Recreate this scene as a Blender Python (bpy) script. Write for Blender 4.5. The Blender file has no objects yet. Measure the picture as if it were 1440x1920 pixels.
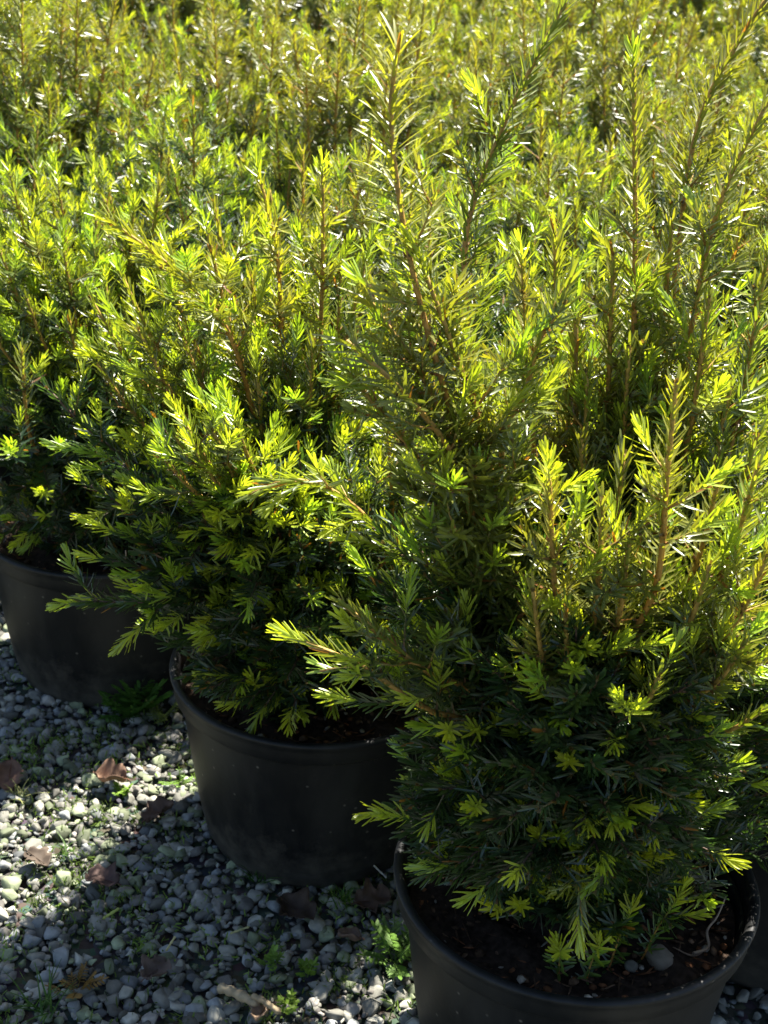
import bpy, math, random
import numpy as np
from mathutils import Vector, Matrix

# ------------------------------------------------------------------ camera, world, sun, exposure
scene = bpy.context.scene
COL = scene.collection
W_, H_, F_ = 1440, 1920, 2770.0
PITCH, ROLL, CAM_Z = math.radians(25.5), math.radians(3.0), 1.19

cam_d = bpy.data.cameras.new('camera')
cam = bpy.data.objects.new('camera', cam_d)
COL.objects.link(cam)
cam_d.sensor_fit = 'VERTICAL'
cam_d.sensor_height = 36.0
cam_d.lens = F_ / H_ * 36.0
cam_d.clip_start, cam_d.clip_end = 0.02, 500
cam.location = (0, 0, CAM_Z)
R_cam = Matrix.Rotation(math.pi / 2 - PITCH, 3, 'X') @ Matrix.Rotation(ROLL, 3, 'Z')
cam.rotation_euler = R_cam.to_euler()
cam_d.dof.use_dof = True
cam_d.dof.focus_distance = 1.33
cam_d.dof.aperture_fstop = 15.0
scene.camera = cam

SUN_EL, SUN_AZ = math.radians(61), math.radians(28)      # azimuth measured from +Y towards +X
world = bpy.data.worlds.new('World')
scene.world = world
world.use_nodes = True
wn = world.node_tree
wn.nodes.clear()
sky = wn.nodes.new('ShaderNodeTexSky')
sky.sky_type = 'NISHITA'
sky.sun_disc = False
sky.sun_elevation = SUN_EL
sky.sun_rotation = SUN_AZ
bg = wn.nodes.new('ShaderNodeBackground')
bg.inputs['Strength'].default_value = 0.05
wo = wn.nodes.new('ShaderNodeOutputWorld')
wn.links.new(sky.outputs[0], bg.inputs[0])
wn.links.new(bg.outputs[0], wo.inputs[0])

sd = bpy.data.lights.new('sun', 'SUN')
sd.energy = 5.0
sd.angle = math.radians(0.5)
sd.color = (1.0, 0.95, 0.86)
sun = bpy.data.objects.new('sun', sd)
COL.objects.link(sun)
sdir = Vector((math.sin(SUN_AZ) * math.cos(SUN_EL), math.cos(SUN_AZ) * math.cos(SUN_EL), math.sin(SUN_EL)))
sun.rotation_euler = (-sdir).to_track_quat('-Z', 'Y').to_euler()
sun.location = (3, 3, 6)

scene.view_settings.view_transform = 'Standard'
scene.view_settings.look = 'None'
scene.view_settings.gamma = 1.0
scene.view_settings.exposure = 2.2
scene.cycles.max_bounces = 7
scene.cycles.diffuse_bounces = 2
scene.cycles.glossy_bounces = 2
scene.cycles.transmission_bounces = 5
scene.cycles.use_denoising = True

random.seed(7)
RNG = np.random.default_rng(11)
Rm = np.array(R_cam)


def ray(px, py):
    d = Rm @ np.array([(px - W_ / 2) / F_, -(py - H_ / 2) / F_, -1.0])
    return d


def at_z(px, py, z):
    d = ray(px, py)
    t = (z - CAM_Z) / d[2]
    return np.array([0, 0, CAM_Z]) + d * t


def at_y(px, py, y):
    d = ray(px, py)
    return np.array([0, 0, CAM_Z]) + d * (y / d[1])


# ------------------------------------------------------------------ materials
def new_mat(name):
    m = bpy.data.materials.new(name)
    m.use_nodes = True
    nt = m.node_tree
    nt.nodes.clear()
    out = nt.nodes.new('ShaderNodeOutputMaterial')
    return m, nt, out


def N(nt, typ, **kw):
    n = nt.nodes.new(typ)
    for k, v in kw.items():
        if k.startswith('_'):
            setattr(n, k[1:], v)
        else:
            n.inputs[k.replace('__', ' ')].default_value = v
    return n


def needle_mat():
    m, nt, out = new_mat('yew_needle')
    L = nt.links
    at = N(nt, 'ShaderNodeAttribute', _attribute_name='Col')
    geo = N(nt, 'ShaderNodeNewGeometry')
    # underside of a yew needle is paler and more matt
    under = N(nt, 'ShaderNodeMixRGB', _blend_type='MIX')
    under.inputs[2].default_value = (0.15, 0.20, 0.06, 1)
    mul = N(nt, 'ShaderNodeMath', _operation='MULTIPLY')
    mul.inputs[1].default_value = 0.25
    L.new(geo.outputs['Backfacing'], mul.inputs[0])
    L.new(mul.outputs[0], under.inputs[0])
    L.new(at.outputs['Color'], under.inputs[1])
    ns = N(nt, 'ShaderNodeTexNoise', Scale=260.0, Detail=2.0)
    tc = N(nt, 'ShaderNodeTexCoord')
    L.new(tc.outputs['Object'], ns.inputs['Vector'])
    var = N(nt, 'ShaderNodeMixRGB', _blend_type='MULTIPLY')
    var.inputs[0].default_value = 0.5
    rr = N(nt, 'ShaderNodeMapRange')
    rr.inputs[1].default_value, rr.inputs[2].default_value = 0.3, 0.7
    rr.inputs[3].default_value, rr.inputs[4].default_value = 0.65, 1.25
    L.new(ns.outputs[0], rr.inputs[0])
    L.new(under.outputs[0], var.inputs[1])
    L.new(rr.outputs[0], var.inputs[2])
    p = N(nt, 'ShaderNodeBsdfPrincipled', Roughness=0.37)
    p.inputs['Specular IOR Level'].default_value = 0.95
    L.new(var.outputs[0], p.inputs['Base Color'])
    tr = N(nt, 'ShaderNodeBsdfTranslucent')
    hs = N(nt, 'ShaderNodeMixRGB', _blend_type='MULTIPLY')
    hs.inputs[0].default_value = 1.0
    hs.inputs[2].default_value = (1.85, 1.8, 0.45, 1)
    L.new(at.outputs['Color'], hs.inputs[1])
    L.new(hs.outputs[0], tr.inputs[0])
    mx = N(nt, 'ShaderNodeMixShader')
    mx.inputs[0].default_value = 0.38
    L.new(p.outputs[0], mx.inputs[1])
    L.new(tr.outputs[0], mx.inputs[2])
    L.new(mx.outputs[0], out.inputs[0])
    return m


def bark_mat():
    m, nt, out = new_mat('yew_bark')
    L = nt.links
    at = N(nt, 'ShaderNodeAttribute', _attribute_name='Col')
    ns = N(nt, 'ShaderNodeTexNoise', Scale=180.0, Detail=4.0)
    tc = N(nt, 'ShaderNodeTexCoord')
    L.new(tc.outputs['Object'], ns.inputs['Vector'])
    rr = N(nt, 'ShaderNodeMapRange')
    rr.inputs[1].default_value, rr.inputs[2].default_value = 0.3, 0.7
    rr.inputs[3].default_value, rr.inputs[4].default_value = 0.6, 1.3
    L.new(ns.outputs[0], rr.inputs[0])
    mu = N(nt, 'ShaderNodeMixRGB', _blend_type='MULTIPLY')
    mu.inputs[0].default_value = 1
    L.new(at.outputs['Color'], mu.inputs[1])
    L.new(rr.outputs[0], mu.inputs[2])
    p = N(nt, 'ShaderNodeBsdfPrincipled', Roughness=0.7)
    L.new(mu.outputs[0], p.inputs['Base Color'])
    bp = N(nt, 'ShaderNodeBump', Strength=0.5, Distance=0.001)
    L.new(ns.outputs[0], bp.inputs['Height'])
    L.new(bp.outputs[0], p.inputs['Normal'])
    L.new(p.outputs[0], out.inputs[0])
    return m


def attr_mat(name, rough, bump_scale, bump_d, var=(0.7, 1.25), translucent=0.0, spec=0.3):
    m, nt, out = new_mat(name)
    L = nt.links
    at = N(nt, 'ShaderNodeAttribute', _attribute_name='Col')
    ns = N(nt, 'ShaderNodeTexNoise', Scale=bump_scale, Detail=6.0)
    tc = N(nt, 'ShaderNodeTexCoord')
    L.new(tc.outputs['Object'], ns.inputs['Vector'])
    rr = N(nt, 'ShaderNodeMapRange')
    rr.inputs[1].default_value, rr.inputs[2].default_value = 0.3, 0.7
    rr.inputs[3].default_value, rr.inputs[4].default_value = var
    L.new(ns.outputs[0], rr.inputs[0])
    mu = N(nt, 'ShaderNodeMixRGB', _blend_type='MULTIPLY')
    mu.inputs[0].default_value = 1
    L.new(at.outputs['Color'], mu.inputs[1])
    L.new(rr.outputs[0], mu.inputs[2])
    p = N(nt, 'ShaderNodeBsdfPrincipled', Roughness=rough)
    p.inputs['Specular IOR Level'].default_value = spec
    L.new(mu.outputs[0], p.inputs['Base Color'])
    bp = N(nt, 'ShaderNodeBump', Strength=0.6, Distance=bump_d)
    L.new(ns.outputs[0], bp.inputs['Height'])
    L.new(bp.outputs[0], p.inputs['Normal'])
    if translucent > 0:
        tr = N(nt, 'ShaderNodeBsdfTranslucent')
        L.new(mu.outputs[0], tr.inputs[0])
        mx = N(nt, 'ShaderNodeMixShader')
        mx.inputs[0].default_value = translucent
        L.new(p.outputs[0], mx.inputs[1])
        L.new(tr.outputs[0], mx.inputs[2])
        L.new(mx.outputs[0], out.inputs[0])
    else:
        L.new(p.outputs[0], out.inputs[0])
    return m


def pot_mat():
    m, nt, out = new_mat('black_pot_plastic')
    L = nt.links
    tc = N(nt, 'ShaderNodeTexCoord')
    n1 = N(nt, 'ShaderNodeTexNoise', Scale=9.0, Detail=6.0, Roughness=0.65)
    n2 = N(nt, 'ShaderNodeTexNoise', Scale=160.0, Detail=3.0)
    mp = N(nt, 'ShaderNodeMapping')
    mp.inputs['Scale'].default_value = (1, 1, 0.35)
    L.new(tc.outputs['Object'], mp.inputs[0])
    L.new(mp.outputs[0], n1.inputs['Vector'])
    L.new(tc.outputs['Object'], n2.inputs['Vector'])
    cr = N(nt, 'ShaderNodeValToRGB')
    cr.color_ramp.elements[0].position = 0.42
    cr.color_ramp.elements[0].color = (0.006, 0.0065, 0.0072, 1)
    cr.color_ramp.elements[1].position = 0.75
    cr.color_ramp.elements[1].color = (0.030, 0.029, 0.026, 1)
    L.new(n1.outputs[0], cr.inputs[0])
    # specks of dried dirt
    sp = N(nt, 'ShaderNodeTexVoronoi', Scale=70.0)
    L.new(tc.outputs['Object'], sp.inputs['Vector'])
    sr = N(nt, 'ShaderNodeMapRange')
    sr.inputs[1].default_value, sr.inputs[2].default_value = 0.16, 0.05
    L.new(sp.outputs['Distance'], sr.inputs[0])
    gate = N(nt, 'ShaderNodeMath', _operation='GREATER_THAN')
    gate.inputs[1].default_value = 0.80
    sepc = N(nt, 'ShaderNodeSeparateColor')
    L.new(sp.outputs['Color'], sepc.inputs[0])
    L.new(sepc.outputs[0], gate.inputs[0])
    mg = N(nt, 'ShaderNodeMath', _operation='MULTIPLY')
    L.new(sr.outputs[0], mg.inputs[0])
    L.new(gate.outputs[0], mg.inputs[1])
    mixs = N(nt, 'ShaderNodeMixRGB')
    mixs.inputs[2].default_value = (0.11, 0.10, 0.085, 1)
    L.new(mg.outputs[0], mixs.inputs[0])
    L.new(cr.outputs[0], mixs.inputs[1])
    # dust and splashed grit, thicker near the foot, with ragged upper edge
    sx = N(nt, 'ShaderNodeSeparateXYZ')
    L.new(tc.outputs['Object'], sx.inputs[0])
    n3 = N(nt, 'ShaderNodeTexNoise', Scale=34.0, Detail=8.0, Roughness=0.7)
    L.new(tc.outputs['Object'], n3.inputs['Vector'])
    zr = N(nt, 'ShaderNodeMapRange')
    zr.inputs[1].default_value, zr.inputs[2].default_value = 0.11, 0.0
    zr.inputs[3].default_value, zr.inputs[4].default_value = 0.0, 0.45
    L.new(sx.outputs[2], zr.inputs[0])
    ad = N(nt, 'ShaderNodeMath', _operation='ADD')
    L.new(zr.outputs[0], ad.inputs[0])
    L.new(n3.outputs[0], ad.inputs[1])
    dr = N(nt, 'ShaderNodeMapRange')
    dr.inputs[1].default_value, dr.inputs[2].default_value = 0.60, 0.95
    dr.inputs[3].default_value, dr.inputs[4].default_value = 0.0, 0.85
    L.new(ad.outputs[0], dr.inputs[0])
    dust = N(nt, 'ShaderNodeMixRGB')
    dust.inputs[2].default_value = (0.065, 0.060, 0.050, 1)
    L.new(dr.outputs[0], dust.inputs[0])
    L.new(mixs.outputs[0], dust.inputs[1])
    mixs = dust
    p = N(nt, 'ShaderNodeBsdfPrincipled', Roughness=0.42)
    p.inputs['Specular IOR Level'].default_value = 0.24
    L.new(mixs.outputs[0], p.inputs['Base Color'])
    rr = N(nt, 'ShaderNodeMapRange')
    rr.inputs[3].default_value, rr.inputs[4].default_value = 0.36, 0.62
    L.new(n1.outputs[0], rr.inputs[0])
    L.new(rr.outputs[0], p.inputs['Roughness'])
    bp = N(nt, 'ShaderNodeBump', Strength=0.25, Distance=0.0006)
    L.new(n2.outputs[0], bp.inputs['Height'])
    L.new(bp.outputs[0], p.inputs['Normal'])
    L.new(p.outputs[0], out.inputs[0])
    return m


def ground_mat():
    m, nt, out = new_mat('ground_grit')
    L = nt.links
    tc = N(nt, 'ShaderNodeTexCoord')
    v = N(nt, 'ShaderNodeTexVoronoi', Scale=75.0)
    n1 = N(nt, 'ShaderNodeTexNoise', Scale=5.0, Detail=8.0)
    L.new(tc.outputs['Object'], v.inputs['Vector'])
    L.new(tc.outputs['Object'], n1.inputs['Vector'])
    cr = N(nt, 'ShaderNodeValToRGB')
    cr.color_ramp.elements[0].color = (0.022, 0.026, 0.016, 1)
    cr.color_ramp.elements[1].color = (0.08, 0.085, 0.065, 1)
    L.new(n1.outputs[0], cr.inputs[0])
    mu = N(nt, 'ShaderNodeMixRGB', _blend_type='MULTIPLY')
    mu.inputs[0].default_value = 0.6
    L.new(cr.outputs[0], mu.inputs[1])
    L.new(v.outputs['Color'], mu.inputs[2])
    p = N(nt, 'ShaderNodeBsdfPrincipled', Roughness=0.9)
    L.new(mu.outputs[0], p.inputs['Base Color'])
    bp = N(nt, 'ShaderNodeBump', Strength=1.0, Distance=0.006)
    inv = N(nt, 'ShaderNodeMath', _operation='SUBTRACT')
    inv.inputs[0].default_value = 1
    L.new(v.outputs['Distance'], inv.inputs[1])
    L.new(inv.outputs[0], bp.inputs['Height'])
    L.new(bp.outputs[0], p.inputs['Normal'])
    L.new(p.outputs[0], out.inputs[0])
    return m


M_NEEDLE, M_BARK, M_POT, M_GROUND = needle_mat(), bark_mat(), pot_mat(), ground_mat()
M_STONE = attr_mat('gravel_stone', 0.8, 90.0, 0.0012, (0.72, 1.22))
M_SOIL = attr_mat('potting_soil', 0.95, 140.0, 0.003, (0.4, 1.5), spec=0.1)
M_DEAD = attr_mat('dead_leaf', 0.75, 60.0, 0.001, (0.65, 1.3), 0.3)
M_WOOD = attr_mat('dry_wood', 0.8, 120.0, 0.001, (0.7, 1.2))
M_WEED = attr_mat('weed_leaf', 0.5, 200.0, 0.0004, (0.75, 1.2), 0.4)


# ------------------------------------------------------------------ mesh helpers
def link_mesh(name, V, Q, cols, mat, parent=None, T=None, smooth=True, mats=None, fm=None):
    """V (n,3), Q (m,4) quads and/or T (k,3) triangles, cols (n,3)."""
    me = bpy.data.meshes.new(name)
    V = np.asarray(V, dtype=np.float32)
    nq = 0 if Q is None else len(Q)
    ntr = 0 if T is None else len(T)
    loops = []
    starts = []
    tot = []
    if nq:
        loops.append(np.asarray(Q, dtype=np.int32).ravel())
        starts.append(np.arange(nq, dtype=np.int32) * 4)
    if ntr:
        loops.append(np.asarray(T, dtype=np.int32).ravel())
        starts.append(nq * 4 + np.arange(ntr, dtype=np.int32) * 3)
    loops = np.concatenate(loops)
    starts = np.concatenate(starts)
    me.vertices.add(len(V))
    me.vertices.foreach_set('co', V.ravel())
    me.loops.add(len(loops))
    me.loops.foreach_set('vertex_index', loops)
    me.polygons.add(nq + ntr)
    me.polygons.foreach_set('loop_start', starts)
    me.update(calc_edges=True)
    if cols is not None:
        ca = me.color_attributes.new('Col', 'FLOAT_COLOR', 'POINT')
        c4 = np.ones((len(V), 4), dtype=np.float32)
        c4[:, :3] = cols
        ca.data.foreach_set('color', c4.ravel())
    if smooth:
        me.polygons.foreach_set('use_smooth', np.ones(nq + ntr, dtype=bool))
    me.materials.append(mat)
    me.update()
    o = bpy.data.objects.new(name, me)
    COL.objects.link(o)
    if parent is not None:
        o.parent = parent
    return o


def unit(a):
    return a / np.maximum(np.linalg.norm(a, axis=-1, keepdims=True), 1e-9)


class Acc:
    def __init__(self):
        self.V, self.Q, self.C, self.n = [], [], [], 0
        self.T = []

    def add(self, V, Q, C, T=None):
        self.V.append(V)
        if Q is not None and len(Q):
            self.Q.append(Q + self.n)
        if T is not None and len(T):
            self.T.append(T + self.n)
        self.C.append(C)
        self.n += len(V)

    def build(self, name, mat, parent=None, smooth=True):
        if not self.n:
            return None
        return link_mesh(name, np.concatenate(self.V), np.concatenate(self.Q) if self.Q else None,
                         np.concatenate(self.C), mat, parent, T=np.concatenate(self.T) if self.T else None, smooth=smooth)


def tube(acc, pts, r, cols, sides=5):
    pts = np.asarray(pts, float)
    k = len(pts)
    T = unit(np.gradient(pts, axis=0))
    ref = np.array([0.31, 0.17, 0.93]) if abs(T[0, 2]) < 0.8 else np.array([0.93, 0.31, 0.1])
    A = unit(np.cross(T, ref))
    B = np.cross(T, A)
    r = np.broadcast_to(np.asarray(r, float), (k,))
    ph = np.arange(sides) * 2 * math.pi / sides
    V = pts[:, None, :] + r[:, None, None] * (np.cos(ph)[None, :, None] * A[:, None, :] + np.sin(ph)[None, :, None] * B[:, None, :])
    i, j = np.meshgrid(np.arange(k - 1), np.arange(sides), indexing='ij')
    j2 = (j + 1) % sides
    Q = np.stack([i * sides + j, i * sides + j2, (i + 1) * sides + j2, (i + 1) * sides + j], -1).reshape(-1, 4)
    C = np.repeat(np.broadcast_to(np.asarray(cols, float), (k, 3)), sides, axis=0)
    V = V.reshape(-1, 3)
    V = np.concatenate([V, pts[-1:] + T[-1:] * r[-1]])
    tt = np.stack([(k - 1) * sides + np.arange(sides), (k - 1) * sides + (np.arange(sides) + 1) % sides, np.full(sides, k * sides)], -1)
    acc.add(V, Q, np.concatenate([C, C[-1:]]), tt)


def needles(acc, P, D, Nn, L, Wd, C, bend, hero):
    """flat needles with a blunt foot and pointed tip, vectorised"""
    n = len(P)
    if not n:
        return
    S = unit(np.cross(D, Nn))
    if hero:
        st = np.array([0, .10, .40, .75, .93, 1.0])
        pr = np.array([.30, .85, 1.0, .94, .66, .12])
    else:
        st = np.array([0, .30, .75, 1.0])
        pr = np.array([.45, 1.0, .85, .10])
    k = len(st)
    cen = P[:, None, :] + D[:, None, :] * (L[:, None] * st)[:, :, None] + Nn[:, None, :] * (bend[:, None] * L[:, None] * st ** 2)[:, :, None]
    half = (Wd[:, None] * 0.5 * pr)[:, :, None] * S[:, None, :]
    shade = np.clip(0.88 + 0.22 * st, 0, 1.1)
    if hero:
        mid = cen - Nn[:, None, :] * (Wd[:, None] * 0.20 * pr)[:, :, None]
        V = np.stack([cen - half, mid, cen + half], 2)          # n,k,3,3
        m = 3
    else:
        V = np.stack([cen - half, cen + half], 2)
        m = 2
    a = np.arange(k - 1)
    q = []
    for c in range(m - 1):
        q.append(np.stack([a * m + c, a * m + c + 1, (a + 1) * m + c + 1, (a + 1) * m + c], -1))
    q = np.concatenate(q)
    Q = (np.arange(n)[:, None, None] * (k * m) + q[None]).reshape(-1, 4)
    Cc = np.broadcast_to(C[:, None, None, :], (n, k, m, 3)).copy()
    acc.add(V.reshape(-1, 3), Q, Cc.reshape(-1, 3))


# colour anchors (linear); DARK and GREEN also hold shade painted inside the bush
DARK = np.array([0.014, 0.036, 0.018])
GREEN = np.array([0.036, 0.074, 0.022])
OLIVE = np.array([0.130, 0.162, 0.028])
YELLOW = np.array([0.255, 0.265, 0.036])
LIME = np.array([0.370, 0.415, 0.036])
BRIGHT = np.array([0.205, 0.325, 0.034])
BRONZE = np.array([0.210, 0.090, 0.020])
BARK_OLD = np.array([0.110, 0.062, 0.036])
BARK_NEW = np.array([0.520, 0.215, 0.040])
BARK_GRN = np.array([0.230, 0.230, 0.040])


def mixc(a, b, t):
    return a + (b - a) * t


class Plant:
    """collects the wood and the needles of each main branch"""

    def __init__(self, rng, hero, tone=0.5, limey=0.4, nscale=1.0, dens=1.0):
        self.rng, self.hero, self.tone, self.limey, self.ns, self.dens = rng, hero, tone, limey, nscale, dens
        self.branches = []
        self.wood, self.leaf = Acc(), Acc()

    def new_branch(self):
        self.wood, self.leaf = Acc(), Acc()
        self.branches.append((self.wood, self.leaf))

    def shoot(self, pts, nl=0.026, gap=0.0022, col0=GREEN, col1=OLIVE, r0=0.0012, alpha=(68, 30), wood0=BARK_NEW, wood1=BARK_GRN,
              flat=None, start=0.0, lime_tip=False, wid=0.0025, bend=0.14, var=0.11):
        rng = self.rng
        pts = np.asarray(pts, float)
        seg = np.linalg.norm(np.diff(pts, axis=0), axis=1)
        s = np.concatenate([[0], np.cumsum(seg)])
        Ltot = s[-1]
        kk = max(3, int(Ltot / 0.014))
        tw = np.linspace(0, 1, kk)
        wp = np.stack([np.interp(tw * Ltot, s, pts[:, c]) for c in range(3)], -1)
        tube(self.wood, wp, r0 * (1 - 0.62 * tw), wood0 + (wood1 - wood0) * tw[:, None], 5 if self.hero else 4)
        n = int(Ltot * (1 - start) / gap * self.dens)
        if n < 3:
            return
        t = start + (1 - start) * (np.arange(n) + rng.uniform(0, 1, n)) / n
        t = np.clip(t, 0, 1)
        P = np.stack([np.interp(t * Ltot, s, pts[:, c]) for c in range(3)], -1)
        e = 0.03
        Pa = np.stack([np.interp(np.clip(t - e, 0, 1) * Ltot, s, pts[:, c]) for c in range(3)], -1)
        Pb = np.stack([np.interp(np.clip(t + e, 0, 1) * Ltot, s, pts[:, c]) for c in range(3)], -1)
        T = unit(Pb - Pa)
        up = np.array([0, 0, 1.0])
        side = np.cross(T, up)
        sl = np.linalg.norm(side, axis=1, keepdims=True)
        side = np.where(sl > 0.15, side / np.maximum(sl, 1e-6), unit(np.cross(T, np.array([0.6, 0.8, 0.0]))))
        upv = np.cross(side, T)
        fl = (1 - T[:, 2] ** 2) if flat is None else np.full(n, flat)
        i = np.arange(n)
        rank = np.where(i % 2 == 0, 0.15, math.pi - 0.15) + rng.normal(0, 0.30, n)
        phi_r = i * 2.39996 + rng.normal(0, 0.3, n)
        phi = np.where(rng.uniform(0, 1, n) < fl * 0.85, rank, phi_r)
        rad = np.cos(phi)[:, None] * side + np.sin(phi)[:, None] * upv
        al = np.radians(alpha[0] + (alpha[1] - alpha[0]) * t ** 3 + rng.normal(0, 5.5, n))
        D = unit(np.cos(al)[:, None] * T + np.sin(al)[:, None] * rad)
        Nn = unit(T - (T * D).sum(1, keepdims=True) * D)
        Nn = unit(Nn + rng.normal(0, 0.13, (n, 3)))
        Nn = unit(Nn - (Nn * D).sum(1, keepdims=True) * D)
        L = nl * self.ns * (0.72 + 0.36 * np.sin(math.pi * np.clip(t, 0.05, 0.97))) * rng.uniform(0.88, 1.08, n)
        wdt = wid * rng.uniform(0.85, 1.1, n)
        tc = np.clip(t + rng.normal(0, 0.12, n), 0, 1)[:, None]
        C = col0 + (col1 - col0) * tc
        C = C * (1 + rng.normal(0, var, (n, 1)))
        br = rng.uniform(0, 1, n) < 0.012
        C[br] = BRONZE * rng.uniform(0.6, 1.2, (br.sum(), 1))
        bd = bend + rng.normal(0, 0.05, n)
        needles(self.leaf, P, D, Nn, L, wdt, np.clip(C, 0.004, 1), bd, self.hero)
        # closing bud
        if lime_tip:
            self.tuft(pts[-1], T[-1])
        else:
            self.bud(pts[-1], T[-1])

    def bud(self, p, T):
        rng = self.rng
        if not self.hero:
            return
        n = 5
        D = unit(T + rng.normal(0, 0.35, (n, 3)))
        Nn = unit(np.cross(D, rng.normal(0, 1, (n, 3))))
        needles(self.leaf, np.repeat(p[None], n, 0), D, Nn, np.full(n, 0.005), np.full(n, 0.0022),
                np.tile(np.array([.13, .085, .035]), (n, 1)), np.full(n, 0.1), False)

    def scales(self, p, T):
        """brown bud scales at a node"""
        rng = self.rng
        n = 7
        D = unit(T * 0.5 + rng.normal(0, 0.7, (n, 3)))
        Nn = unit(np.cross(D, rng.normal(0, 1, (n, 3))))
        needles(self.leaf, np.repeat(p[None], n, 0) + rng.normal(0, 0.0015, (n, 3)), D, Nn, rng.uniform(0.004, 0.007, n), np.full(n, 0.0026),
                np.tile(np.array([0.12, 0.055, 0.028]), (n, 1)) * rng.uniform(0.5, 1.2, (n, 1)), np.full(n, 0.2), False)

    def tuft(self, p, T, size=None, col=None):
        """soft fresh growth at the end of a twig"""
        rng = self.rng
        size = rng.uniform(0.016, 0.040) if size is None else size
        col = mixc(LIME, BRIGHT, rng.uniform(0, 1) ** 1.3) * rng.uniform(0.85, 1.15) if col is None else col
        drift = unit(T + np.array([0, 0, rng.uniform(-0.1, 0.35)]) + rng.normal(0, 0.15, 3))
        q = np.stack([p, p + T * size * 0.45, p + T * size * 0.45 + drift * size * 0.55])
        limey = self.tips_off
        self.shoot_raw(q, col, size, limey)

    tips_off = False

    def shoot_raw(self, q, col, size, _):
        rng = self.rng
        n = max(9, int(size / 0.00135 * (1.0 if self.hero else 0.7)))
        t = (np.arange(n) + 0.5) / n
        P = q[0] + (q[1] - q[0]) * np.clip(t * 2, 0, 1)[:, None] + (q[2] - q[1]) * np.clip(t * 2 - 1, 0, 1)[:, None]
        T = unit(np.where(t[:, None] < 0.5, q[1] - q[0], q[2] - q[1]))
        side = unit(np.cross(T, np.array([0.13, 0.21, 0.97])))
        upv = np.cross(side, T)
        phi = np.arange(n) * 2.39996 + rng.normal(0, 0.2, n)
        rad = np.cos(phi)[:, None] * side + 0.7 * np.sin(phi)[:, None] * upv
        al = np.radians(58 - 38 * t + rng.normal(0, 6, n))
        D = unit(np.cos(al)[:, None] * T + np.sin(al)[:, None] * rad)
        Nn = unit(T - (T * D).sum(1, keepdims=True) * D + rng.normal(0, .12, (n, 3)))
        Nn = unit(Nn - (Nn * D).sum(1, keepdims=True) * D)
        L = self.ns * (0.0115 + 0.009 * np.sin(math.pi * np.clip(t * 0.9 + 0.1, 0, 1))) * rng.uniform(0.85, 1.15, n)
        C = np.tile(col, (n, 1)) * (1 + rng.normal(0, 0.1, (n, 1)))
        needles(self.leaf, P, D, Nn, L, np.full(n, 0.0024), np.clip(C, .01, 1), 0.12 + rng.normal(0, .06, n), self.hero)
        tube(self.wood, q, [0.0009, 0.0008, 0.0004], mixc(LIME, BARK_GRN, .5), 4)

    def leader(self, pts, top=0.5, lat=0.10, lat_gap=0.018, r0=0.0045, lat_from=0.1, bare_top=0.12, own_nl=0.028, own_bend=0.12, lime=None, sub=True,
               lat_up=0.9, lat_scale_tip=0.35, dark_low=True):
        """a main stem with side twigs; top 0..1 says how yellow its upper needles are"""
        rng = self.rng
        self.new_branch()
        lime = self.limey if lime is None else lime
        pts = np.asarray(pts, float)
        # smooth path by Catmull-like resample
        pts = smooth_path(pts, 8)
        seg = np.linalg.norm(np.diff(pts, axis=0), axis=1)
        s = np.concatenate([[0], np.cumsum(seg)])
        Lt = s[-1]
        kk = max(6, int(Lt / 0.02))
        tw = np.linspace(0, 1, kk)
        wp = np.stack([np.interp(tw * Lt, s, pts[:, c]) for c in range(3)], -1)
        if top <= 0:
            cw = np.tile(BARK_OLD * 0.8, (kk, 1))
        else:
            cw = np.where(tw[:, None] < 0.5, BARK_OLD + (BARK_NEW - BARK_OLD) * (tw[:, None] * 2), BARK_NEW + (BARK_GRN - BARK_NEW) * ((tw[:, None] - 0.5) * 1.2))
        if top <= 0:
            r0 *= .75
        tube(self.wood, wp, r0 * (1 - 0.60 * tw), cw, 7 if self.hero else 4)
        hi = mixc(OLIVE, YELLOW, top) if top > 0 else mixc(DARK, GREEN, rng.uniform(0.3, 1.1))  # skirt needles: old dark green with inner shade put into their colour
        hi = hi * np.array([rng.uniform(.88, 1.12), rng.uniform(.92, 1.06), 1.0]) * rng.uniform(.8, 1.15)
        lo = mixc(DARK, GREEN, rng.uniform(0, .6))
        cut = 0.35
        kcut = max(2, int(len(wp) * cut))
        self.shoot(wp[kcut:], nl=own_nl, gap=0.0016, col0=mixc(lo, hi, 0.35), col1=hi, r0=0.0004, lime_tip=rng.uniform() < lime * 0.6, bend=own_bend, alpha=(74, 34) if own_bend < 0 else (68, 30))
        n = int(Lt * (1 - lat_from) / lat_gap)
        a0 = rng.uniform(0, 6.28)
        for i in range(n):
            t = lat_from + (1 - lat_from - bare_top * rng.uniform(0.3, 1.2)) * (i + rng.uniform(0.1, 0.9)) / n
            p = np.array([np.interp(t * Lt, s, pts[:, c]) for c in range(3)])
            p2 = np.array([np.interp(min(1, t + 0.04) * Lt, s, pts[:, c]) for c in range(3)])
            T = unit(p2 - p)
            az = a0 + i * 2.39996 + rng.normal(0, 0.35)
            sd_ = unit(np.cross(T, np.array([0.2, 0.1, 0.97]) if abs(T[2]) < 0.95 else np.array([1.0, 0.1, 0.0])))
            uu = np.cross(sd_, T)
            rd = math.cos(az) * sd_ + math.sin(az) * uu
            ll = lat * rng.uniform(0.5, 1.25) * (1 - (1 - lat_scale_tip) * t ** 1.5)
            ang = rng.uniform(0.65, 1.15)
            d0 = unit(T * math.cos(ang) + rd * math.sin(ang))
            d1 = unit(d0 + np.array([0, 0, lat_up * rng.uniform(0.2, 1.0)]) * 0.7)
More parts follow.
